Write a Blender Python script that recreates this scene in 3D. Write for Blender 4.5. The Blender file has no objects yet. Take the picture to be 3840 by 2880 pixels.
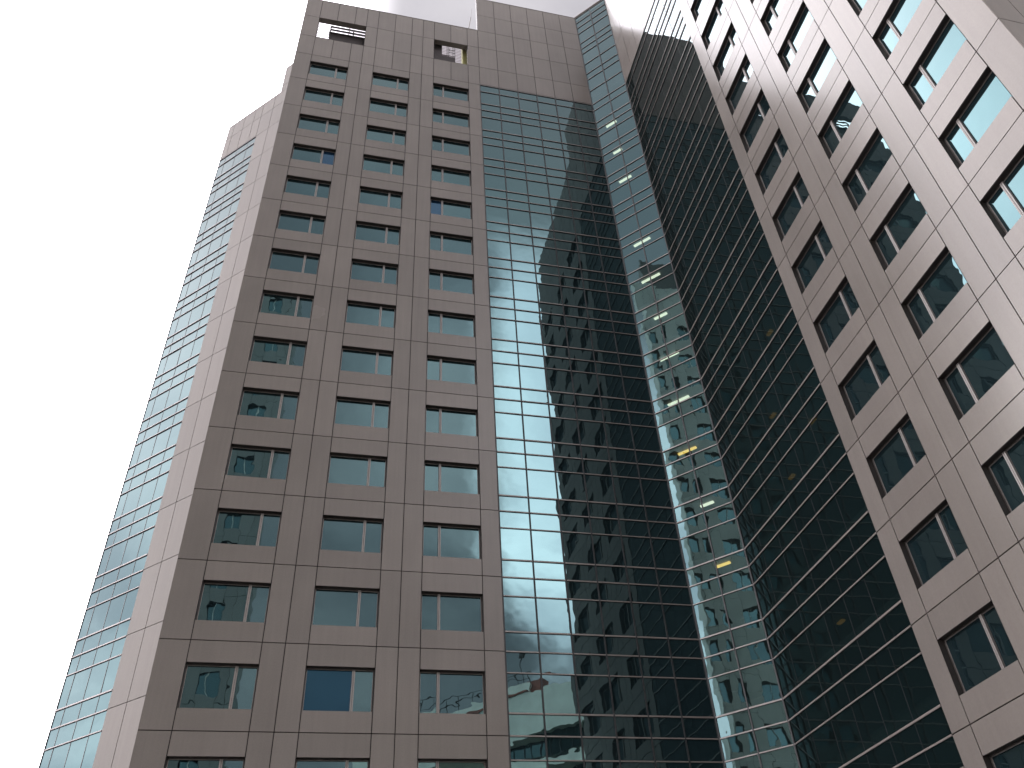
import bpy, math, random
from mathutils import Vector, Matrix
random.seed(7)
R = math.radians
SC = bpy.context.scene
COL = SC.collection

# ------------------------------------------------------------------ setting-out (metres)
FH = 3.6                      # storey height
Z0 = 60.07                    # joint line of the top storey
M = 0.9294                    # panel module
XR = 25.653                   # plane of the right wing
XN = 23.513                   # where the front face meets the chamfer
SN = 2.363                    # where the chamfer meets the right wing
HEAD, SILL = 0.255, 0.762     # window head / sill as fractions of a storey, from the upper joint down


def J(r):
    return Z0 - FH * r


# ------------------------------------------------------------------ materials
def new_mat(name):
    m = bpy.data.materials.new(name)
    m.use_nodes = True
    nt = m.node_tree
    nt.nodes.clear()
    out = nt.nodes.new('ShaderNodeOutputMaterial')
    return m, nt, out


def nd(nt, typ, **kw):
    n = nt.nodes.new(typ)
    for k, v in kw.items():
        setattr(n, k, v)
    return n


def plain(name, col, rough=0.6, metal=0.0, var=0.0, scale=3.0):
    m, nt, out = new_mat(name)
    b = nd(nt, 'ShaderNodeBsdfPrincipled')
    b.inputs['Base Color'].default_value = (*col, 1)
    b.inputs['Roughness'].default_value = rough
    b.inputs['Metallic'].default_value = metal
    if var:
        tc = nd(nt, 'ShaderNodeTexCoord')
        no = nd(nt, 'ShaderNodeTexNoise')
        no.inputs['Scale'].default_value = scale
        no.inputs['Detail'].default_value = 5
        nt.links.new(tc.outputs['Object'], no.inputs['Vector'])
        mr = nd(nt, 'ShaderNodeMapRange')
        mr.inputs['From Min'].default_value = 0.3
        mr.inputs['From Max'].default_value = 0.7
        mr.inputs['To Min'].default_value = 1 - var
        mr.inputs['To Max'].default_value = 1 + var
        nt.links.new(no.outputs['Fac'], mr.inputs['Value'])
        mx = nd(nt, 'ShaderNodeMix', data_type='RGBA', blend_type='MULTIPLY')
        mx.inputs['Factor'].default_value = 1
        mx.inputs['A'].default_value = (*col, 1)
        nt.links.new(mr.outputs['Result'], mx.inputs['B'])
        nt.links.new(mx.outputs['Result'], b.inputs['Base Color'])
    nt.links.new(b.outputs[0], out.inputs[0])
    return m


def panel_mat(name, col, rough=0.24, ior=1.30):
    """satin cladding panel: slight tone shift from panel to panel, faint mottling and rain streaks"""
    m, nt, out = new_mat(name)
    L = nt.links.new
    b = nd(nt, 'ShaderNodeBsdfPrincipled')
    at = nd(nt, 'ShaderNodeAttribute', attribute_name='tone')
    tc = nd(nt, 'ShaderNodeTexCoord')
    n1 = nd(nt, 'ShaderNodeTexNoise')
    n1.inputs['Scale'].default_value = 0.35
    n1.inputs['Detail'].default_value = 3
    L(tc.outputs['Object'], n1.inputs['Vector'])
    mp = nd(nt, 'ShaderNodeMapping')
    mp.inputs['Scale'].default_value = (5.0, 5.0, 0.22)
    L(tc.outputs['Object'], mp.inputs['Vector'])
    n2 = nd(nt, 'ShaderNodeTexNoise')
    n2.inputs['Scale'].default_value = 1.0
    n2.inputs['Detail'].default_value = 6
    L(mp.outputs[0], n2.inputs['Vector'])
    n3 = nd(nt, 'ShaderNodeTexNoise')
    n3.inputs['Scale'].default_value = 16
    n3.inputs['Detail'].default_value = 3
    L(tc.outputs['Object'], n3.inputs['Vector'])

    def rng(sock, lo, hi, a=0.1, c=0.9):
        mr = nd(nt, 'ShaderNodeMapRange', clamp=False)
        mr.inputs['From Min'].default_value = a
        mr.inputs['From Max'].default_value = c
        mr.inputs['To Min'].default_value = lo
        mr.inputs['To Max'].default_value = hi
        L(sock, mr.inputs['Value'])
        return mr.outputs['Result']

    def mul(a, c):
        q = nd(nt, 'ShaderNodeMath', operation='MULTIPLY')
        L(a, q.inputs[0])
        L(c, q.inputs[1])
        return q.outputs[0]
    f = mul(rng(n1.outputs['Fac'], 0.90, 1.10), rng(n2.outputs['Fac'], 0.92, 1.06))
    f = mul(f, rng(n3.outputs['Fac'], 0.93, 1.07))
    f = mul(f, rng(at.outputs['Fac'], 0.93, 1.07, 0, 1))
    mx = nd(nt, 'ShaderNodeMix', data_type='RGBA', blend_type='MULTIPLY')
    mx.inputs['Factor'].default_value = 1
    mx.inputs['A'].default_value = (*col, 1)
    L(f, mx.inputs['B'])
    L(mx.outputs['Result'], b.inputs['Base Color'])
    L(rng(n1.outputs['Fac'], rough - .03, rough + .05), b.inputs['Roughness'])
    b.inputs['IOR'].default_value = ior
    bp = nd(nt, 'ShaderNodeBump')
    bp.inputs['Strength'].default_value = 0.12
    bp.inputs['Distance'].default_value = 0.004
    L(n3.outputs['Fac'], bp.inputs['Height'])
    L(bp.outputs[0], b.inputs['Normal'])
    L(b.outputs[0], out.inputs[0])
    return m


def glass_mat(name, tint=(0.56, 0.91, 0.96), body=(0.007, 0.013, 0.015), ior=1.70, see=None, wave=0.0016):
    """tinted float glass: fresnel reflection, slightly wavy sheet, dark room (or see-through) behind"""
    m, nt, out = new_mat(name)
    L = nt.links.new
    uv = nd(nt, 'ShaderNodeUVMap', uv_map='UVMap')
    no = nd(nt, 'ShaderNodeTexNoise')
    no.inputs['Scale'].default_value = 0.75
    no.inputs['Detail'].default_value = 2.0
    no.inputs['Roughness'].default_value = 0.45
    L(uv.outputs[0], no.inputs['Vector'])
    bp = nd(nt, 'ShaderNodeBump')
    bp.inputs['Strength'].default_value = 1.0
    bp.inputs['Distance'].default_value = wave * 3
    L(no.outputs['Fac'], bp.inputs['Height'])
    fr = nd(nt, 'ShaderNodeFresnel')
    fr.inputs['IOR'].default_value = ior
    gl = nd(nt, 'ShaderNodeBsdfGlossy')
    lw = nd(nt, 'ShaderNodeLayerWeight')
    lw.inputs['Blend'].default_value = 0.5
    mr = nd(nt, 'ShaderNodeMapRange')
    mr.inputs['From Min'].default_value = 0.42
    mr.inputs['From Max'].default_value = 0.75
    L(lw.outputs['Facing'], mr.inputs['Value'])
    tm = nd(nt, 'ShaderNodeMix', data_type='RGBA')
    tm.inputs['A'].default_value = (*tint, 1)
    tm.inputs['B'].default_value = (*[x * .2 + .8 * max(tint) for x in tint], 1)
    L(mr.outputs['Result'], tm.inputs['Factor'])
    L(tm.outputs['Result'], gl.inputs['Color'])
    gl.inputs['Roughness'].default_value = 0.0
    L(bp.outputs[0], gl.inputs['Normal'])
    if see:
        bk = nd(nt, 'ShaderNodeBsdfTransparent')
        bk.inputs['Color'].default_value = (*see, 1)
        df = nd(nt, 'ShaderNodeBsdfDiffuse')
        df.inputs['Color'].default_value = (*body, 1)
        ad = nd(nt, 'ShaderNodeAddShader')
        L(bk.outputs[0], ad.inputs[0])
        L(df.outputs[0], ad.inputs[1])
        bk = ad
    else:
        bk = nd(nt, 'ShaderNodeBsdfDiffuse')
        bk.inputs['Color'].default_value = (*body, 1)
    mx = nd(nt, 'ShaderNodeMixShader')
    fm = nd(nt, 'ShaderNodeMath', operation='MULTIPLY_ADD')
    fm.inputs[1].default_value = 0.84
    fm.inputs[2].default_value = 0.042
    L(fr.outputs[0], fm.inputs[0])
    L(fm.outputs[0], mx.inputs[0])
    L(bk.outputs[0], mx.inputs[1])
    L(gl.outputs[0], mx.inputs[2])
    L(mx.outputs[0], out.inputs[0])
    return m


def emit(name, col, s):
    m, nt, out = new_mat(name)
    e = nd(nt, 'ShaderNodeEmission')
    e.inputs['Color'].default_value = (*col, 1)
    e.inputs['Strength'].default_value = s
    nt.links.new(e.outputs[0], out.inputs[0])
    return m


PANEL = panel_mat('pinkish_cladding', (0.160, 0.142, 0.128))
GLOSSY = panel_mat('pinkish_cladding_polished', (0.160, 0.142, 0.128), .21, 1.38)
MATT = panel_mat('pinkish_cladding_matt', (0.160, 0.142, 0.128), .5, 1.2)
JOINT = plain('joint_sealant', (0.018, 0.014, 0.013), 0.9)
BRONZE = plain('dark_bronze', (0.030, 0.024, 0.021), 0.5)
FRAME = plain('window_frame_metal', (0.20, 0.178, 0.165), 0.4, var=.05)
FIN = plain('transom_metal', (0.19, 0.165, 0.152), 0.35, var=.06, scale=1.2)
PALEJ = plain('grey_gasket', (.10, .10, .105), .6)
PALEF = plain('pale_transom', (.26, .215, .21), .5)
BLACK = plain('black_gasket_and_shade', (0.012, 0.013, 0.014), 0.6)
GLASS = glass_mat('tinted_glass')
GLASS_IN = glass_mat('tinted_glass_see_through', see=(0.13, 0.16, 0.155), body=(.007, .011, .011))
GLASS_DARK = glass_mat('dark_glass_see_through', see=(0.10, 0.13, 0.125), body=(.004, .0065, .0065), ior=1.55)
GLASS_BLUE = glass_mat('blue_film_glass', tint=(0.34, 0.58, 0.80), body=(0.008, 0.022, 0.045))
GLASS_NAVY = glass_mat('navy_blind_glass', tint=(0.14, 0.33, 0.46), body=(0.004, 0.014, 0.027))
ROOM = plain('room_lining', (0.22, 0.22, 0.21), 0.8)
LAMP = emit('fluorescent_tube', (1.0, 0.96, 0.74), 5.5)
LAMPW = emit('warm_lamp', (1.0, 0.62, 0.16), 6.0)
LAMPO = emit('dim_amber_lamp', (1.0, 0.50, 0.10), 0.40)
ROOF = plain('roof_concrete', (0.25, 0.24, 0.23), 0.9, var=.1)
DARK = plain('dark_plant_metal', (0.035, 0.028, 0.027), 0.7, var=.2)
SLAT, nt_, out_ = new_mat('translucent_slats')
_a = nd(nt_, 'ShaderNodeBsdfTranslucent')
_a.inputs['Color'].default_value = (.15, .13, .135, 1)
_b = nd(nt_, 'ShaderNodeBsdfDiffuse')
_b.inputs['Color'].default_value = (.50, .46, .47, 1)
_m = nd(nt_, 'ShaderNodeMixShader')
_m.inputs[0].default_value = .4
nt_.links.new(_a.outputs[0], _m.inputs[1])
nt_.links.new(_b.outputs[0], _m.inputs[2])
nt_.links.new(_m.outputs[0], out_.inputs[0])
OLIVE = plain('olive_paint', (0.30, 0.28, 0.10), 0.6, var=.15)


# ------------------------------------------------------------------ mesh builder
class MB:
    def __init__(self):
        self.v, self.f, self.mi, self.tone, self.uv = [], [], [], [], []

    def quad(self, pts, nrm=None, mi=0, tone=0.5, uv=None):
        pts = [Vector(p) for p in pts]
        if nrm is not None:
            n = (pts[1] - pts[0]).cross(pts[2] - pts[0])
            if n.dot(Vector(nrm)) < 0:
                pts.reverse()
                if uv:
                    uv = uv[::-1]
        b = len(self.v)
        self.v += [tuple(p) for p in pts]
        self.f.append(tuple(range(b, b + len(pts))))
        self.mi.append(mi)
        self.tone.append(tone)
        self.uv.append(uv or [(0, 0)] * len(pts))

    def build(self, name, mats, parent=None, label=None):
        me = bpy.data.meshes.new(name)
        me.from_pydata(self.v, [], self.f)
        for m in (mats if isinstance(mats, (list, tuple)) else [mats]):
            me.materials.append(m)
        me.polygons.foreach_set('material_index', self.mi)
        a = me.attributes.new('tone', 'FLOAT', 'FACE')
        a.data.foreach_set('value', self.tone)
        u = me.uv_layers.new(name='UVMap')
        flat = [c for fuv in self.uv for p in fuv for c in p]
        u.data.foreach_set('uv', flat)
        me.update()
        o = bpy.data.objects.new(name, me)
        COL.objects.link(o)
        if parent:
            o.parent = parent
            o.matrix_parent_inverse = parent.matrix_world.inverted()
        if label:
            o['label'] = label
        return o


class Frame:
    """a vertical facade plane: origin, horizontal direction u, outward normal; d counts inwards"""

    def __init__(self, ox, oy, ux, uy, nx, ny):
        k = math.hypot(ux, uy)
        self.o = Vector((ox, oy, 0))
        self.u = Vector((ux / k, uy / k, 0))
        k = math.hypot(nx, ny)
        self.n = Vector((nx / k, ny / k, 0))

    def p(self, u, d, z):
        return self.o + self.u * u - self.n * d + Vector((0, 0, z))

    def rect(self, mb, u0, u1, z0, z1, d, mi=0, tone=.5, uv=None, tilt=(0, 0)):
        um, zm = (u0 + u1) / 2, (z0 + z1) / 2
        P = [self.p(u, d + tilt[0] * (u - um) + tilt[1] * (z - zm), z) for u, z in ((u0, z0), (u1, z0), (u1, z1), (u0, z1))]
        mb.quad(P, self.n, mi, tone, uv)

    def box(self, mb, u0, u1, z0, z1, d0, d1, mi=0, tone=.5, back=True, under=None):
        U, N, Zv = self.u, self.n, Vector((0, 0, 1))
        p = self.p
        mb.quad([p(u0, d0, z0), p(u1, d0, z0), p(u1, d0, z1), p(u0, d0, z1)], N, mi, tone)
        if back:
            mb.quad([p(u0, d1, z0), p(u1, d1, z0), p(u1, d1, z1), p(u0, d1, z1)], -N, mi, tone)
        mb.quad([p(u0, d0, z0), p(u0, d1, z0), p(u0, d1, z1), p(u0, d0, z1)], -U, mi, tone)
        mb.quad([p(u1, d0, z0), p(u1, d1, z0), p(u1, d1, z1), p(u1, d0, z1)], U, mi, tone)
        mb.quad([p(u0, d0, z0), p(u1, d0, z0), p(u1, d1, z0), p(u0, d1, z0)], -Zv, mi if under is None else under, tone)
        mb.quad([p(u0, d0, z1), p(u1, d0, z1), p(u1, d1, z1), p(u0, d1, z1)], Zv, mi, tone)

    def cell(self, mb, u0, u1, z0, z1, g=(1, 1, 1, 1)):
        """one cladding panel with open joints; g: joint on left, right, bottom, top"""
        w = 0.019
        t = random.random()
        self.box(mb, u0 + w * g[0], u1 - w * g[1], z0 + w * g[2], z1 - w * g[3], 0, .05, 0, t, back=False)
        self.rect(mb, u0, u1, z0, z1, .0495, 1)


def empty(name, loc, label, cat, group=None):
    o = bpy.data.objects.new(name, None)
    o.location = loc
    o.empty_display_size = 1
    COL.objects.link(o)
    bpy.context.view_layer.update()
    o['label'] = label
    o['category'] = cat
    if group:
        o['group'] = group
    return o


def tag(o, label, cat, group=None, kind=None):
    o['label'] = label
    o['category'] = cat
    if group:
        o['group'] = group
    if kind:
        o['kind'] = kind
    return o


TOWER = empty('office_tower', (12, 8, 0), 'tall office tower clad in pinkish panels with teal curtain walls and rows of deep-set windows', 'office tower')

FF = Frame(0, 0, 1, 0, 0, -1)                       # front face
FR = Frame(XR, 0, 0, -1, -1, 0)                     # right wing, u grows towards the street
FN = Frame(XN, 0, XR - XN, -SN, -SN, -(XR - XN))    # glazed chamfer
WN = math.hypot(XR - XN, SN)
FL = Frame(5.072, 0, -1, 1, -1, -1)                 # far-left angled face
FE = Frame(XR, -25.68, 1, 0, 0, -1)                 # end of the right wing

NR = 16                                             # storeys built
ROWS = range(0, NR)


# ------------------------------------------------------------------ windowed walls
def window_cols(u0):
    return [(u0 + M * a, u0 + M * (a + 3)) for a in (0, 5, 10)]


def windowed_wall(fr, mb, u_left, u_first, u_end, zb):
    """panels around three columns of windows from u_left to u_end"""
    cols = window_cols(u_first)
    solid = [(u_left, cols[0][0]),
             (cols[0][1], cols[0][1] + M), (cols[0][1] + M, cols[1][0]),
             (cols[1][1], cols[1][1] + M), (cols[1][1] + M, cols[2][0]),
             (cols[2][1], u_end)]
    for r in ROWS:
        zt, zl = J(r - 1), J(r)
        for a, b in solid:
            fr.cell(mb, a, b, zl, zt)
        for a, b in cols:
            zh, zs = zt - HEAD * FH, zt - SILL * FH
            fr.cell(mb, a, b, zh, zt, (1, 1, 0, 1))
            fr.cell(mb, a, b, zl, zs, (1, 1, 1, 0))
            # reveal: jambs, soffit, sill
            D0, D1 = .05, .31
            p = fr.p
            U, Zv = fr.u, Vector((0, 0, 1))
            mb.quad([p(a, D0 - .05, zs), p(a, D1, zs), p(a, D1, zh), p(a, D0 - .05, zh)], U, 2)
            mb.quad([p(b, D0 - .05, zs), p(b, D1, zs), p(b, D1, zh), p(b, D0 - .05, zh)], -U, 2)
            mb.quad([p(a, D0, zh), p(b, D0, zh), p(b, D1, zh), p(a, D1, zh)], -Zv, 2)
            mb.quad([p(a, D0, zs), p(b, D0, zs), p(b, D1, zs), p(a, D1, zs)], Zv, 0)
    zt = J(NR - 1)
    edges = sorted(set([s for ab in solid + cols for s in ab]))
    for a, b in zip(edges[:-1], edges[1:]):
        fr.cell(mb, a, b, zt - FH + .0, zt)
    return cols


def make_window(fr, a, b, zs, zh, small_right, special, u_tag):
    """frame with a mullion as the part, its two panes as sub-parts"""
    mb = MB()
    t = .04
    d0, d1 = .222, .30
    w = b - a
    mc = a + w * (.695 if small_right else .29)
    fr.box(mb, a, b, zh - t, zh, d0, d1, 2)
    fr.box(mb, a, b, zs, zs + t, d0, d1, 2)
    fr.box(mb, a, a + t, zs + t, zh - t, d0, d1, 2)
    fr.box(mb, b - t, b, zs + t, zh - t, d0, d1, 2)
    k = .022
    fr.box(mb, a + t, b - t, zh - t - k, zh - t, d0 + .015, d1, 0)
    fr.box(mb, a + t, a + t + k, zs + t, zh - t - k, d0 + .015, d1, 0)
    fr.box(mb, b - t - k, b - t, zs + t, zh - t - k, d0 + .015, d1, 0)
    fr.box(mb, mc - .060, mc - .008, zs + t, zh - t, d0 - .04, d1)
    fr.box(mb, mc + .008, mc + .060, zs + t, zh - t, d0 - .04, d1)
    fr.box(mb, mc - .008, mc + .008, zs + t, zh - t, d0 + .02, d1, 1)
    lab = {'blue': 'window with one deep blue pane', 'navy': 'window with a dark navy blue main pane'}.get(special)
    win = mb.build('window', [FRAME, BLACK, BRONZE], TOWER, lab)
    big = (a + t, mc - .06) if small_right else (mc + .06, b - t)
    sml = (mc + .06, b - t) if small_right else (a + t, mc - .06)
    for (u0, u1), is_big in ((big, 1), (sml, 0)):
        q = MB()
        off = (random.uniform(-50, 50), random.uniform(-50, 50))
        hw, hh = (u1 - u0), (zh - zs)
        uv = [(off[0], off[1]), (off[0] + hw, off[1]), (off[0] + hw, off[1] + hh), (off[0], off[1] + hh)]
        fr.rect(q, u0, u1, zs + t, zh - t, .262, uv=uv, tilt=(random.gauss(0, .0022), random.gauss(0, .0022)))
        mat = GLASS
        pl = None
        if special == 'blue' and not is_big:
            mat, pl = GLASS_BLUE, 'deep blue pane'
        if special == 'navy' and is_big:
            mat, pl = GLASS_NAVY, 'dark navy blue pane'
        o = q.build('pane', mat, win, pl)


V1 = 1.2105
VE = 14.22
# ---- front wall
mb = MB()
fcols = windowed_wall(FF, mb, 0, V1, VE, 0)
PZ = [J(-1), 66.42, 69.58, 72.52]
cuts = []
for i, (a, b) in enumerate(fcols):
    cuts += [a, (a + b) / 2, b, b + M]
cuts = [0] + cuts[:-1] + [VE]
for i, (a, b) in enumerate(zip(cuts[:-1], cuts[1:])):
    for k in range(3):
        if k == 1 and (1.1 < (a + b) / 2 < 4.9 or 10.4 < (a + b) / 2 < 13.25):
            continue
        FF.cell(mb, a, b, PZ[k], PZ[k + 1])
# reveals of the two parapet openings
for a, b in ((V1, V1 + 4 * M), (V1 + 10 * M, V1 + 13 * M)):
    z0, z1 = PZ[1] + .004, PZ[2] - .004
    a, b = a + .004, b - .004
    p = FF.p
    U, Zv = FF.u, Vector((0, 0, 1))
    D = .42
    mb.quad([p(a, 0, z0), p(a, D, z0), p(a, D, z1), p(a, 0, z1)], U, 0)
    mb.quad([p(b, 0, z0), p(b, D, z0), p(b, D, z1), p(b, 0, z1)], -U, 0)
    mb.quad([p(a, 0, z1), p(b, 0, z1), p(b, D, z1), p(a, D, z1)], -Zv, 0)
    mb.quad([p(a, 0, z0), p(b, 0, z0), p(b, D, z0), p(a, D, z0)], Zv, 0)
# back of the parapet screen, with the same openings
ub = [0, V1, V1 + 4 * M, V1 + 10 * M, V1 + 13 * M, VE]
for k in range(3):
    for i in range(5):
        if k == 1 and i in (1, 3):
            continue
        FF.box(mb, ub[i], ub[i + 1], PZ[k], PZ[k + 1], .055, .42, 2)
FF.box(mb, 0, VE, PZ[3], PZ[3] + .05, -.02, .44, 0, .4)
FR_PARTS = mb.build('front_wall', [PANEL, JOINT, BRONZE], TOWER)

# panels over the front curtain wall
mb = MB()
PW = (XN - VE) / 6
PZH = [J(-1) + .10, 66.42, 69.62, 72.52, 75.35, 78.5]
for i in range(6):
    for k in range(5):
        FF.cell(mb, VE + PW * i, VE + PW * (i + 1), PZH[k], PZH[k + 1])
FF.box(mb, VE, XN, PZH[0], PZH[-1], .055, .40, 2)
FF.box(mb, VE - .01, XN, PZH[-1], PZH[-1] + .05, -.02, .42, 0, .4)
FF.box(mb, VE, XN, PZH[0] - .05, PZH[0], -.01, .3, 1)
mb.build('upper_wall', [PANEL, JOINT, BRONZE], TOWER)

for r in ROWS:
    for c, (a, b) in enumerate(fcols):
        sp = {(3, 0): 'blue', (4, 2): 'blue', (13, 1): 'navy'}.get((r, c))
        make_window(FF, a, b, J(r - 1) - SILL * FH, J(r - 1) - HEAD * FH, c != 2, sp, 'front')

# ---- right wing
W0 = 11.50
W1 = W0 + M
mb = MB()
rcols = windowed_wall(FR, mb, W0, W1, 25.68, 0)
cuts = []
for a, b in rcols:
    cuts += [a, (a + b) / 2, b, b + M]
cuts = [W0] + cuts[:-1] + [25.68]
for a, b in zip(cuts[:-1], cuts[1:]):
    for k in range(3):
        FR.cell(mb, a, b, PZ[k], PZ[k + 1])
FR.box(mb, W0, 25.68, PZ[0], PZ[3], .055, .4, 2)
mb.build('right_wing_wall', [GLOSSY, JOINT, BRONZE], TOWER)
gv = [SN] + [W0 - 1.546 * k for k in (5, 4, 3, 2, 1, 0)]
mb = MB()
PZR = [J(-1) + .03, 66.3, 69.6, 72.35, 75.35, 78.3]
for a, b in zip(gv[:-1], gv[1:]):
    for k in range(5):
        FR.cell(mb, a, b, PZR[k], PZR[k + 1])
FR.box(mb, SN, W0, PZR[0], PZR[-1], .055, .4, 2)
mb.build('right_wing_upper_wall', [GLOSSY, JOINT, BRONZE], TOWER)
for r in ROWS:
    for c, (a, b) in enumerate(rcols):
        make_window(FR, a, b, J(r - 1) - SILL * FH, J(r - 1) - HEAD * FH, c == 0, None, 'right')

# ---- end of right wing
mb = MB()
eu = [0, 1.26, 4.05, 4.98, 5.91, 8.7, 9.63, 10.56, 13.35, 14.5]
ez = [J(r) for r in range(NR, -2, -1)] + PZ[1:]
for a, b in zip(eu[:-1], eu[1:]):
    for z0, z1 in zip(ez[:-1], ez[1:]):
        FE.cell(mb, a, b, z0, z1)
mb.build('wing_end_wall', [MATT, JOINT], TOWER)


# ------------------------------------------------------------------ curtain walls
def curtain(fr, name, ulist, zlines, zbot, ztop, mat, fin_out=.016, mw=.032, gasket=BLACK, finmat=FIN, mout=-.019, under=1):
    """glass panes as the part; transoms and vertical gaskets as its sub-parts"""
    zs = sorted([zbot] + [z for z, _ in zlines if zbot + .1 < z < ztop - .1] + [ztop])
    g = MB()
    for a, b in zip(ulist[:-1], ulist[1:]):
        for z0, z1 in zip(zs[:-1], zs[1:]):
            o = (random.uniform(-90, 90), random.uniform(-90, 90))
            uv = [o, (o[0] + b - a, o[1]), (o[0] + b - a, o[1] + z1 - z0), (o[0], o[1] + z1 - z0)]
            fr.rect(g, a, b, z0, z1, .035, uv=uv, tilt=(random.gauss(0, .0026), random.gauss(0, .0026)))
    cw = g.build(name, mat, TOWER)
    t = MB()
    for z, th in zlines:
        if not (zbot < z < ztop):
            continue
        for a, b in zip(ulist[:-1], ulist[1:]):
            fr.box(t, a + .006, b - .006, z - th / 2, z + th / 2, -fin_out, .02, 0, random.random(), under=under)  # by default undersides are black: their shade is put into the colour
        fr.box(t, ulist[0], ulist[-1], z - th / 2 - .010, z + th / 2 + .010, .012, .03, 1)
    t.build('transom', [finmat, gasket], cw)
    k = MB()
    for u in ulist:
        fr.box(k, u - mw, u + mw, zbot, ztop, mout, .034)
    k.build('mullion', gasket, cw)
    return cw


def storey_lines(lo=-1):
    out = []
    for r in range(lo, NR):
        out += [(J(r), .056), (J(r) - .265 * FH, .048), (J(r) - .745 * FH, .068)]
    return out


ZB = J(NR)
curtain(FF, 'front_curtain_wall', [VE + PW * i for i in range(7)], storey_lines(-1), ZB, J(-1) + .05, GLASS)
hi = [(z, .045) for z in (76.45, 77.4, 78.3, 75.4, 73.63, 72.7, 71.82, 70.0, 68.43, 67.5, 65.67)]
curtain(FN, 'chamfer_curtain_wall', [0.02, WN / 2, WN - .02], storey_lines(-1) + hi, ZB, 78.5, GLASS_IN)
mb = MB()
FN.box(mb, 0, WN, 78.5, 78.62, -.03, .12)
mb.build('coping', FIN, TOWER)
curtain(FR, 'right_wing_curtain_wall', gv, storey_lines(-1), ZB, J(-1) + .03, GLASS_DARK, fin_out=.018, mw=.008, mout=.024, under=0)
lm = [11.38, 12.30, 13.57, 14.85, 15.60]
curtain(FL, 'angled_curtain_wall', lm, storey_lines(-1), ZB, J(-1) + .12, GLASS, fin_out=.02, mw=.014, gasket=PALEJ, finmat=PALEF, mout=.02, under=0)

# ---- angled far-left face panels
mb = MB()
lc = [7.172, 8.6, 10.0, 11.38]
lz = [J(r) for r in range(NR, -2, -1)]
for a, b in zip(lc[:-1], lc[1:]):
    for z0, z1 in zip(lz[:-1], lz[1:]):
        FL.cell(mb, a, b, z0, z1)
tops = [J(-1) + .12, 66.6, 68.58]
for a, b in zip((lc + lm[1:])[:-1], (lc + lm[1:])[1:]):
    for z0, z1 in zip(tops[:-1], tops[1:]):
        FL.cell(mb, a, b, z0 if a > 11.3 or z0 > 64 else J(-1), z1)
for z0, z1 in ((68.58, 69.6), (69.6, 72.72)):
    FL.cell(mb, 7.172, 8.6, z0, z1)
    FL.cell(mb, 8.6, 9.52, z0, z1)
FL.box(mb, 7.172, 15.6, J(-1), 68.58, .055, .4, 2)
FL.box(mb, 7.172, 9.52, 68.58, 72.72, .055, .4, 2)
FL.box(mb, 9.52, 15.6, 68.58, 68.63, -.02, .42, 0)
FL.box(mb, 11.38, 15.6, J(-1) + .05, J(-1) + .12, -.03, .3, 0)
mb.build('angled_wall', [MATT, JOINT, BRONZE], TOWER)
# returns: left flank of the front block, far flank of the angled face
mb = MB()
FW = Frame(0, 0, 0, 1, -1, 0)
for z0, z1 in zip(lz[:-1], lz[1:]):
    for a, b in ((.0, 1.7), (1.7, 3.4), (3.4, 5.07)):
        FW.cell(mb, a, b, z0, z1)
mb.build('flank_wall', [PANEL, JOINT], TOWER)
mb = MB()
x15, y15 = FL.p(15.6, 0, 0).x, FL.p(15.6, 0, 0).y
FB = Frame(x15, y15, 1, 1, -1, 1)
for z0, z1 in zip((lz + [66.6, 68.58])[:-1], (lz + [66.6, 68.58])[1:]):
    for k in range(4):
        FB.cell(mb, 2.6 * k, 2.6 * (k + 1), z0, z1)
mb.build('flank_wall', [PANEL, JOINT], TOWER)

# ---- solid cores and roofs (light-tight)
mb = MB()


def prism(mb, poly, z0, z1, mi=0):
    n = len(poly)
    cx = sum(p[0] for p in poly) / n
    cy = sum(p[1] for p in poly) / n
    for i in range(n):
        a, b = poly[i], poly[(i + 1) % n]
        m = Vector(((a[0] + b[0]) / 2 - cx, (a[1] + b[1]) / 2 - cy, 0))
        e = Vector((b[1] - a[1], a[0] - b[0], 0))
        nn = e if e.dot(m) > 0 else -e
        mb.quad([(*a, z0), (*b, z0), (*b, z1), (*a, z1)], nn, mi)
    mb.quad([(*p, z1) for p in poly], (0, 0, 1), mi)
    mb.quad([(*p, z0) for p in poly], (0, 0, -1), mi)


prism(mb, [(.06, .5), (22.4, .5), (22.4, 16), (.06, 16)], 0, 63.6)
prism(mb, [(26.2, -25.6), (40, -25.6), (40, -11.9), (26.2, -11.9)], 0, 63.6)
prism(mb, [(32.6, -11.9), (40, -11.9), (40, 16), (32.6, 16)], 0, 63.6)
prism(mb, [(22.4, 6.5), (32.6, 6.5), (32.6, 16), (22.4, 16)], 0, 63.6)
q = [FL.p(7.2, .5, 0), FL.p(15.5, .5, 0), FL.p(15.5, 11, 0), FL.p(7.2, 11, 0)]
prism(mb, [(v.x, v.y) for v in q], 0, 63.6)
mb.build('roof', ROOF, TOWER)

# ---- rooms behind the see-through glass: one slab per storey, and the lamps under them
mb = MB()
poly = [(22.45, .12), (XN + .05, .12), (XR + .12, -SN + .05), (XR + .12, -11.85), (32.55, -11.85), (32.55, 6.45), (22.45, 6.45)]
for r in range(-1, NR):
    prism(mb, poly, J(r) + 1.02, J(r) + 1.30)
prism(mb, poly, 78.0, 78.2)
prism(mb, [(22.45, 6.3), (32.55, 6.3), (32.55, 6.45), (22.45, 6.45)], 0, 78.0)
prism(mb, [(32.4, -11.85), (32.55, -11.85), (32.55, 6.3), (32.4, 6.3)], 0, 78.0)
prism(mb, [(26.0, -11.85), (32.4, -11.85), (32.4, -11.75), (26.0, -11.75)], 0, 78.0)
prism(mb, [(22.45, .45), (22.6, .45), (22.6, 6.3), (22.45, 6.3)], 0, 78.0)
mb.build('floor_slab', ROOM, TOWER)

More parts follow.
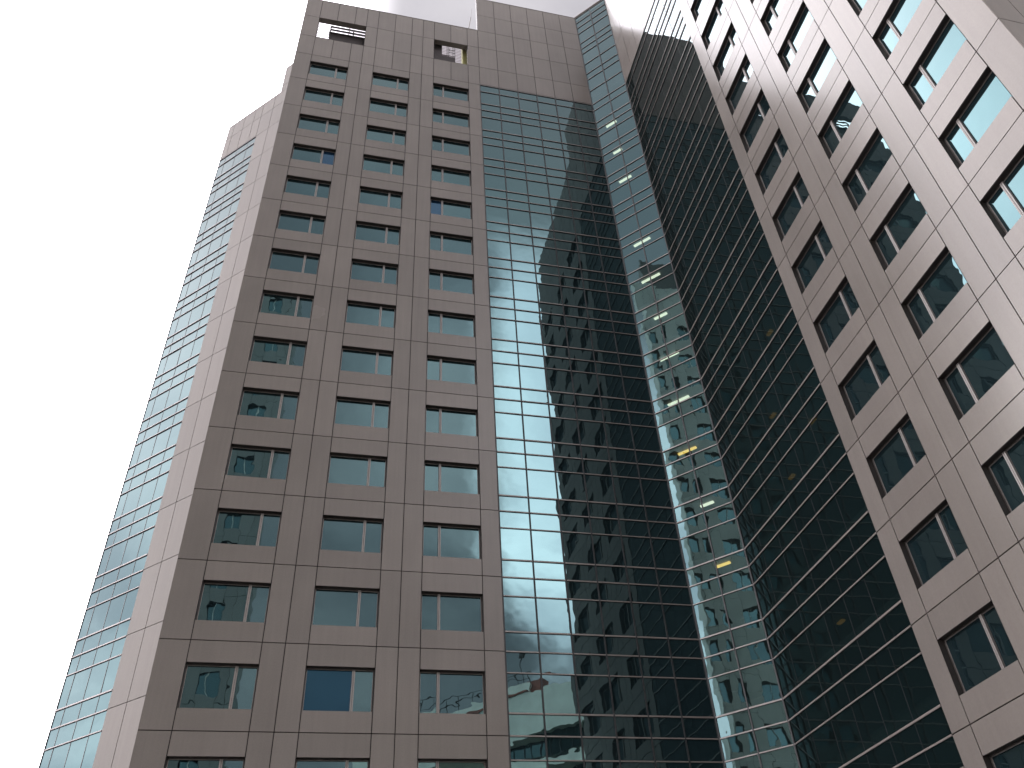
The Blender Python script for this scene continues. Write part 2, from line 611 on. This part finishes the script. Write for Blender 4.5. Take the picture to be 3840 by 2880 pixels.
ND = FN.u
for k, x, y, ln, warm in ((0, 24.79, -.16, .9, 0), (1, 24.86, -.08, .75, 0), (2, 24.96, -.10, 1.0, 0), (4, 25.15, -.12, 1.25, 0),
                          (5, 25.23, -.05, 1.35, 0), (6, 25.29, -.10, .9, 0), (7, 25.18, -.22, 1.25, 0), (8, 25.07, -.32, 1.35, 0),
                          (9, 24.91, -.32, 1.1, 1), (10, 25.21, -.59, .75, 0), (11, 25.24, -.74, .75, 1)):
    mb = MB()
    f = Frame(x, y, ND.x, ND.y, -ND.y, ND.x)
    f.box(mb, -ln / 2, ln / 2, J(k) + .90, J(k) + .97, -.085, .085)
    mb.build('ceiling_lamp', LAMPW if warm else LAMP, TOWER, 'amber ceiling lamp glowing behind the glass' if warm else None)
for k, x, y in ((9, 28.32, -4.0), (10, 28.57, -3.6), (12, 29.57, -2.45), (10, 27.4, -8.0), (8, 27.9, -6.5)):
    mb = MB()
    f = Frame(x, y, 0, -1, -1, 0)
    f.box(mb, -.22, .22, J(k) + .90, J(k) + .97, -.10, .10)
    mb.build('ceiling_lamp', LAMPO, TOWER, 'dim amber ceiling lamp')

# ------------------------------------------------------------------ things on the roof
t = empty('rooftop_platform', (5, 1.6, 63.6), 'dark rooftop platform with a two-bar railing, seen through the wider left parapet opening', 'platform')
mb = MB()
f = Frame(0, 1.0, 1, 0, 0, -1)
f.box(mb, 2.08, 8.6, 63.6, 69.30, 0, 1.2)
f.box(mb, 2.02, 8.7, 69.30, 69.46, -.06, 1.26)
mb.build('deck', DARK, t)
mb = MB()
for z in (70.02, 70.52):
    f.box(mb, 2.08, 8.6, z - .045, z + .045, 0, .09)
for u in (2.12, 3.95, 5.8, 7.6):
    f.box(mb, u - .045, u + .045, 69.46, 70.54, .01, .08)
mb.build('railing', DARK, t)

t = empty('louvre_screen', (7, 4, 63.6), 'pale screen of thin horizontal slats standing on the roof behind both parapet openings', 'louvre screen')
mb = MB()
f = Frame(0, 3.4, 1, 0, 0, -1)
z = 70.6
while z < 77.2:
    mb.quad([f.p(.4, 0, z), f.p(13.9, 0, z), f.p(13.9, .03, z + .238), f.p(.4, .03, z + .238)], f.n)
    z += .26
mb.build('slat', SLAT, t)
mb = MB()
for u in (.6, 3.4, 6.2, 9.0, 13.7):
    f.box(mb, u - .04, u + .04, 63.6, 77.3, .10, .2)
mb.build('post', FRAME, t)

t = empty('steel_gantry', (11.6, 1.0, 63.6), 'dark steel access frame on a solid base, seen through the smaller right parapet opening', 'steel frame')
mb = MB()
f = Frame(0, .62, 1, 0, 0, -1)
f.box(mb, 10.2, 11.25, 63.6, 71.2, 0, .5)
f.box(mb, 11.25, 12.36, 63.6, 68.35, 0, .5)
mb.build('base', DARK, t)
mb = MB()
for u in (11.68, 11.83, 12.18, 12.34):
    f.box(mb, u - .022, u + .022, 68.3, 70.8, .02, .07)
for z in (68.55, 69.1, 69.55, 70.6):
    f.box(mb, 11.8, 12.36, z - .025, z + .025, .03, .06)
f.box(mb, 11.25, 11.8, 68.5, 68.56, .03, .06)
a, b = f.p(11.86, .04, 69.5), f.p(12.16, .04, 69.1)
dv = Vector((0, 0, .02))
mb.quad([a - dv, b - dv, b + dv, a + dv], f.n)
mb.build('frame', DARK, t)

mb = MB()
f = Frame(0, .7, 1, 0, 0, -1)
f.box(mb, 12.98, 13.7, 63.6, 71.4, 0, .5)
tag(mb.build('equipment_cabinet', OLIVE), 'olive yellow cabinet standing at the right side of the small parapet opening', 'cabinet')

mb = MB()


def tube(mb, a, b, r0, r1, n=6, mi=0):
    a, b = Vector(a), Vector(b)
    d = (b - a).normalized()
    s = d.orthogonal().normalized()
    w = d.cross(s)
    A = [a + (s * math.cos(2 * math.pi * i / n) + w * math.sin(2 * math.pi * i / n)) * r0 for i in range(n)]
    B = [b + (s * math.cos(2 * math.pi * i / n) + w * math.sin(2 * math.pi * i / n)) * r1 for i in range(n)]
    for i in range(n):
        k = (i + 1) % n
        mb.quad([A[i], A[k], B[k], B[i]], (A[i] + A[k]) / 2 - a, mi)
    mb.quad(B, d, mi)
    mb.quad(A, -d, mi)


tube(mb, (13.45, .25, 72.55), (13.50, .25, 73.2), .055, .05)
tube(mb, (13.50, .25, 73.2), (13.72, .25, 75.2), .042, .032)
tube(mb, (13.72, .25, 75.2), (13.84, .25, 76.9), .016, .008)
tag(mb.build('lightning_rod', FRAME), 'thin leaning lightning rod on the low parapet beside the higher wall', 'lightning rod')

# ------------------------------------------------------------------ neighbours, seen mirrored in the glass
NB_WALL = panel_mat('grey_concrete_panel', (0.80, 0.80, 0.72), .6)
NB_WALL2 = panel_mat('mid_grey_panel', (0.34, 0.335, 0.31), .6)
NB_GLASS = glass_mat('neighbour_glass', ior=1.8)
T2 = empty('neighbouring_tower', (-20, -23, 0), 'pale panelled high-rise mirrored in the narrow glass chamfer beside the front curtain wall', 'tower')
T4 = empty('slab_tower', (-6, -49, 0), 'grey panelled slab tower mirrored in the lowest windows of the left column', 'tower')


def nb_face(mb, fr, width, cols, zc, hh, top, pitch, root):
    edges = [0] + [e for c in cols for e in c] + [width]
    rows = sorted(zc)
    for i in range(len(edges) - 1):
        a, b = edges[i], edges[i + 1]
        win = i % 2 == 1
        zprev = 0
        if not win:
            n = max(1, round((b - a) / 1.25))
            zz = [0] + [r - pitch / 2 for r in rows[1:]] + [top]
            for k in range(n):
                for z0, z1 in zip(zz[:-1], zz[1:]):
                    fr.cell(mb, a + (b - a) * k / n, a + (b - a) * (k + 1) / n, z0, z1)
        else:
            for r in rows:
                fr.cell(mb, a, b, zprev, r - hh)
                D = .35
                for uu, sg in ((a, 1), (b, -1)):
                    mb.quad([fr.p(uu, 0, r - hh), fr.p(uu, D, r - hh), fr.p(uu, D, r + hh), fr.p(uu, 0, r + hh)], fr.u * sg, 2)
                mb.quad([fr.p(a, 0, r + hh), fr.p(b, 0, r + hh), fr.p(b, D, r + hh), fr.p(a, D, r + hh)], (0, 0, -1), 2)
                q = MB()
                m0 = (a + b) / 2
                o = (random.uniform(-90, 90), random.uniform(-90, 90))
                uv = [o, (o[0] + b - a, o[1]), (o[0] + b - a, o[1] + 2 * hh), (o[0], o[1] + 2 * hh)]
                fr.rect(q, a, b, r - hh, r + hh, .33, 0, uv=uv, tilt=(random.gauss(0, .004), random.gauss(0, .004)))
                if b - a > 1.2:
                    fr.box(q, m0 - .05, m0 + .05, r - hh, r + hh, .26, .32, 1)
                q.build('window', [NB_GLASS, NB_WALL], root)
                zprev = r + hh
            fr.cell(mb, a, b, zprev, top)


def nb_side(mb, f, w, top):
    n = max(1, int(w / 1.8))
    for i in range(n):
        for k in range(22):
            f.cell(mb, w * i / n, w * (i + 1) / n, 4 * k, 4 * k + 4 if k < 21 else top)


mb = MB()
YA = -16.9
zcA = [38.8 + 4.0 * k for k in range(-7, 11)]
nb_face(mb, Frame(-18, YA, 0, -1, 1, 0), 7.4, [(.15, 1.15), (1.9, 2.5), (4.0, 6.0)], zcA, 1.0, 88.5, 4.0, T2)
nb_side(mb, Frame(-18, YA, -1, 0, 0, 1), 1.2, 88.5)
nb_side(mb, Frame(-18, YA - 7.4, -1, 0, 0, -1), 1.2, 88.5)
prism(mb, [(-19.2, YA - 7.2), (-18.4, YA - 7.2), (-18.4, YA - .2), (-19.2, YA - .2)], 0, 88.4, 0)
mb.build('wall', [NB_WALL, JOINT, BRONZE], T2)
mb = MB()
prism(mb, [(-19.2, -24.0), (-18.3, -24.0), (-18.3, -18.4), (-19.2, -18.4)], 88.4, 94.0)
mb.build('penthouse', plain('dark_grey_cladding', (.16, .15, .14), .7, var=.1), T2)
mb = MB()
zcB = [J(0) - 2.2 + 3.6 * k for k in range(-13, 8)]
nb_face(mb, Frame(-11, -46, 1, 0, 0, 1), 10.1, [(.6, 2.2), (3.6, 5.2), (6.6, 8.2)], zcB, 1.05, 88.0, 3.6, T4)
nb_side(mb, Frame(-.9, -46, 0, -1, 1, 0), 4, 88.0)
nb_side(mb, Frame(-11, -46, 0, -1, -1, 0), 4, 88.0)
prism(mb, [(-10.8, -50), (-1.1, -50), (-1.1, -46.4), (-10.8, -46.4)], 0, 87.9, 0)
mb.build('wall', [NB_WALL2, JOINT, BRONZE], T4)

WHITE = plain('weathered_white_render', (0.86, 0.87, 0.77), .8, var=.13, scale=.5)
BRICK = plain('red_brown_trim', (0.30, 0.10, 0.07), .8, var=.15)
T3 = empty('apartment_building', (30, -65, 0), 'white balconied building mirrored low in the front curtain wall', 'building')
fw = Frame(12.0, -78.0, .69, .73, -.73, .69)
mb = MB()
b3 = MB()
TOPW = 37.9
fw.box(mb, 0, 44, 33.0, TOPW, 0, 12)
fw.box(mb, 0, 44, 0, 30.0, 2.2, 12)
fw.box(mb, 21.5, 44, 30.0, 33.0, 1.9, 2.3)
mb.build('wall', WHITE, T3)
for k, z in enumerate((29.2, 25.9, 22.6, 19.3, 16.0, 12.7)):
    mb = MB()
    fw.box(mb, 23.4 if k == 0 else 20.5, 44, z, z + 1.25, -.5 if k % 2 else .2, .0 if k % 2 else .4)
    fw.box(mb, 20.5, 44, z - .2, z, -.4, 2.3)
    mb.build('balcony', WHITE, T3)
mb = MB()
z = 33.0
for k in range(7):
    fw.box(mb, 19.0, 44, z - 2.0, z - .02, 1.2, 1.88, 0)
    for j in range(22):
        fw.box(mb, 19 + 1.2 * j, 19.09 + 1.2 * j, z - 2.0, z - .02, 1.1, 1.19, 1)
    z -= 3.3
mb.build('window_band', [NB_GLASS, BLACK], T3)
mb = MB()
fw.box(mb, 18.9, 20.0, 20.0, 33.0, .6, 2.4)
fw.box(mb, 0, 26, TOPW, TOPW + .35, -.25, .5)
fw.box(mb, 25.5, 28.5, TOPW, TOPW + 1.9, 1.0, 3.0)
mb.build('trim', BRICK, T3)
mb = MB()
fw.box(mb, 0, 26, TOPW + .35, TOPW + 1.6, .6, .9)
mb.build('parapet', WHITE, T3)
mb = MB()
for j in range(14):
    a = fw.p(2 * j, .75, TOPW + 1.6)
    tube(mb, a, a + Vector((0, 0, 1.3)), .05, .05, 5)
for h in (.7, 1.3):
    tube(mb, fw.p(0, .75, TOPW + 1.6 + h), fw.p(26, .75, TOPW + 1.6 + h), .045, .045, 5)
a = fw.p(25, .8, TOPW + 1.6)
tube(mb, a, a + Vector((0, 0, 3.6)), .09, .06, 6)
tube(mb, a + Vector((0, 0, 3.3)), a + Vector((.2, .1, 4.3)), .35, .35, 8)
mb.build('railing', DARK, T3)

# ------------------------------------------------------------------ ground
mb = MB()
mb.quad([(-600, -600, 0), (600, -600, 0), (600, 600, 0), (-600, 600, 0)], (0, 0, 1))
g = mb.build('ground', plain('asphalt', (.055, .055, .055), .9, var=.25, scale=.4))
g['kind'] = 'structure'
mb = MB()
prism(mb, [(-6, -26.5), (44, -26.5), (44, -25.8), (25, -25.8), (25, .8), (-6, .8)][0:0] or [(-14, -40), (25.4, -40), (25.4, -.2), (-14, -.2)], 0.0, .13)
g = mb.build('pavement', plain('paving', (.13, .125, .115), .85, var=.15, scale=.8))
g['kind'] = 'structure'

# ------------------------------------------------------------------ sky
SUN = Vector((-.79, .46, .42)).normalized()
w = bpy.data.worlds.new('World')
SC.world = w
w.use_nodes = True
nt = w.node_tree
nt.nodes.clear()
L = nt.links.new
out = nd(nt, 'ShaderNodeOutputWorld')
bg = nd(nt, 'ShaderNodeBackground')
bg.inputs['Strength'].default_value = 0.1
L(bg.outputs[0], out.inputs[0])
tc = nd(nt, 'ShaderNodeTexCoord')
D = tc.outputs['Generated']


def math_(op, a, b=None, c=None, clamp=False):
    n = nd(nt, 'ShaderNodeMath', operation=op, use_clamp=clamp)
    for i, x in enumerate((a, b, c)):
        if x is None:
            continue
        if isinstance(x, (int, float)):
            n.inputs[i].default_value = x
        else:
            L(x, n.inputs[i])
    return n.outputs[0]


def dot(v):
    n = nd(nt, 'ShaderNodeVectorMath', operation='DOT_PRODUCT')
    L(D, n.inputs[0])
    n.inputs[1].default_value = Vector(v).normalized()
    return n.outputs['Value']


def sstep(sock, lo, hi, a=0., b=1.):
    n = nd(nt, 'ShaderNodeMapRange', interpolation_type='SMOOTHSTEP')
    n.inputs['From Min'].default_value = lo
    n.inputs['From Max'].default_value = hi
    n.inputs['To Min'].default_value = a
    n.inputs['To Max'].default_value = b
    L(sock, n.inputs['Value'])
    return n.outputs['Result']


# cloud deck: noise on the view direction flattened onto a layer
sep = nd(nt, 'ShaderNodeSeparateXYZ')
L(D, sep.inputs[0])
zz = math_('ADD', math_('MAXIMUM', sep.outputs['Z'], 0.0), 0.28)
cx = math_('DIVIDE', sep.outputs['X'], zz)
cy = math_('DIVIDE', sep.outputs['Y'], zz)
cmb = nd(nt, 'ShaderNodeCombineXYZ')
L(cx, cmb.inputs[0])
L(cy, cmb.inputs[1])
cn = nd(nt, 'ShaderNodeTexNoise')
cn.inputs['Scale'].default_value = 2.3
cn.inputs['Detail'].default_value = 7
cn.inputs['Roughness'].default_value = .52
cn.inputs['Distortion'].default_value = .35
L(cmb.outputs[0], cn.inputs['Vector'])
cloud = cn.outputs['Fac']
wob = math_('MULTIPLY', math_('SUBTRACT', cloud, .5), .12)
d1 = dot(SUN)
az = math_('ADD', math_('ARCTAN2', sep.outputs['Y'], math_('MULTIPLY', sep.outputs['X'], -1.)), math_('MULTIPLY', wob, 1.2))
el = math_('ADD', sep.outputs['Z'], math_('MULTIPLY', wob, .5))
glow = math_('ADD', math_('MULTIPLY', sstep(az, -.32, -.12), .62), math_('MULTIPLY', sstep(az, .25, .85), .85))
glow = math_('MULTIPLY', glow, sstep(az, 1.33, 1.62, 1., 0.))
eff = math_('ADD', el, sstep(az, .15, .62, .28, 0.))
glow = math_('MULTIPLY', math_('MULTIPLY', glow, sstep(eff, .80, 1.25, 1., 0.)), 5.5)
band = math_('MULTIPLY', sstep(az, -.26, -.14), sstep(az, -.02, .08, 1., 0.))  # unseen bright strip of sky, added to light the right wing
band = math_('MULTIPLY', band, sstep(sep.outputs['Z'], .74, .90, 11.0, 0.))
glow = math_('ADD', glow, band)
glow = math_('ADD', glow, math_('MULTIPLY', sstep(math_('ADD', dot((.92, -.25, .42)), math_('MULTIPLY', wob, .2)), .92, .965), 8.5))  # unseen bright sky lobe, added to light the neighbouring tower's face
low = sstep(math_('ADD', dot((-.84, -.32, .40)), math_('MULTIPLY', wob, .3)), .93, .98)
ny = math_('MAXIMUM', math_('MULTIPLY', sep.outputs['Y'], -1.), .02)
rx = math_('ADD', math_('DIVIDE', sep.outputs['X'], ny), math_('MULTIPLY', wob, 2.2))
rz = math_('ADD', math_('DIVIDE', sep.outputs['Z'], ny), math_('MULTIPLY', wob, 3.0))
patch = math_('MULTIPLY', sstep(rx, .19, .27), sstep(rx, .46, .62, 1., 0.))
patch = math_('MULTIPLY', patch, math_('MULTIPLY', sstep(rz, .36, .46), sstep(rz, 1.0, 1.35, 1., 0.)))
back = sstep(math_('MULTIPLY', sep.outputs['Y'], -1.), .1, .6, 0., .60)
west = sstep(dot((-.60, -.32, .74)), .84, .97, 0., .9)
mid = math_('MULTIPLY', math_('MULTIPLY', sstep(rx, -.12, .16), sstep(rz, .45, .7)), sstep(rz, 1.0, 1.5, .85, 0.))
back = math_('ADD', back, mid)
back = math_('ADD', math_('ADD', back, west), sstep(sep.outputs['Y'], .2, .5, 0., .16))
east = sstep(sep.outputs['X'], .15, .55, 0., .56)
base = math_('SUBTRACT', math_('ADD', .62, back), east)
gloom = math_('MULTIPLY', math_('MULTIPLY', sstep(az, -1.38, -1.20), sstep(az, -.62, -.45, 1., 0.)), sstep(sep.outputs['Z'], .8, .93, 1., 0.))  # unseen sector of sky darkened on purpose, to dim the front face
base = math_('MULTIPLY', base, sstep(gloom, 0., 1., 1., .35))
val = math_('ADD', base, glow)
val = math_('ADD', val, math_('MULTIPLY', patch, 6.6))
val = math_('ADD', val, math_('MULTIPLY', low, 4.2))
mod = sstep(cloud, .33, .68, .72, 1.28)
val = math_('MULTIPLY', val, mod)
val = math_('MULTIPLY', val, 10.)
cc = nd(nt, 'ShaderNodeMix', data_type='RGBA')
L(sstep(cloud, .35, .65), cc.inputs['Factor'])
cc.inputs['A'].default_value = (.93, .90, .98, 1)
cc.inputs['B'].default_value = (1.0, .955, .985, 1)
vm = nd(nt, 'ShaderNodeMix', data_type='RGBA', blend_type='MULTIPLY')
vm.inputs['Factor'].default_value = 1
L(cc.outputs['Result'], vm.inputs['A'])
L(val, vm.inputs['B'])
sky = nd(nt, 'ShaderNodeTexSky', sky_type='NISHITA', sun_disc=False)
sky.sun_elevation = math.asin(SUN.z)
sky.sun_rotation = math.atan2(SUN.x, SUN.y)
mixs = nd(nt, 'ShaderNodeMix', data_type='RGBA')
mixs.inputs['Factor'].default_value = .93
L(sky.outputs[0], mixs.inputs['A'])
L(vm.outputs['Result'], mixs.inputs['B'])
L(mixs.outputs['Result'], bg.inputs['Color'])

sl = bpy.data.lights.new('sun', 'SUN')
sl.energy = .8
sl.angle = R(16)
sl.color = (1, .96, .92)
so = bpy.data.objects.new('sun', sl)
so.rotation_euler = (-SUN).to_track_quat('-Z', 'Y').to_euler()
COL.objects.link(so)

# ------------------------------------------------------------------ camera
yaw, pit, rol = -0.2789019681969562, 0.7016715177909968, -0.07868883371094118
fwd = Vector((-math.sin(yaw) * math.cos(pit), math.cos(yaw) * math.cos(pit), math.sin(pit)))
rt = Vector((math.cos(yaw), math.sin(yaw), 0))
up = rt.cross(fwd)
r2 = math.cos(rol) * rt + math.sin(rol) * up
u2 = -math.sin(rol) * rt + math.cos(rol) * up
mw = Matrix(((r2.x, u2.x, -fwd.x, 6.24645), (r2.y, u2.y, -fwd.y, -34.65832), (r2.z, u2.z, -fwd.z, Z0 - 58.37375), (0, 0, 0, 1)))
cd = bpy.data.cameras.new('camera')
cd.sensor_width = 36
cd.lens = 3169.039 / 3840 * 36
cd.shift_x = -58.83 / 3840
cd.shift_y = 19.70 / 3840
cd.clip_start = .1
cd.clip_end = 3000
co = bpy.data.objects.new('camera', cd)
co.matrix_world = mw
COL.objects.link(co)
SC.camera = co

SC.view_settings.view_transform = 'Standard'
SC.view_settings.look = 'None'
SC.view_settings.exposure = 0
SC.view_settings.gamma = 1
SC.cycles.caustics_reflective = False
SC.cycles.caustics_refractive = False
SC.cycles.max_bounces = 8
SC.cycles.transparent_max_bounces = 12
SC.cycles.sample_clamp_indirect = 6
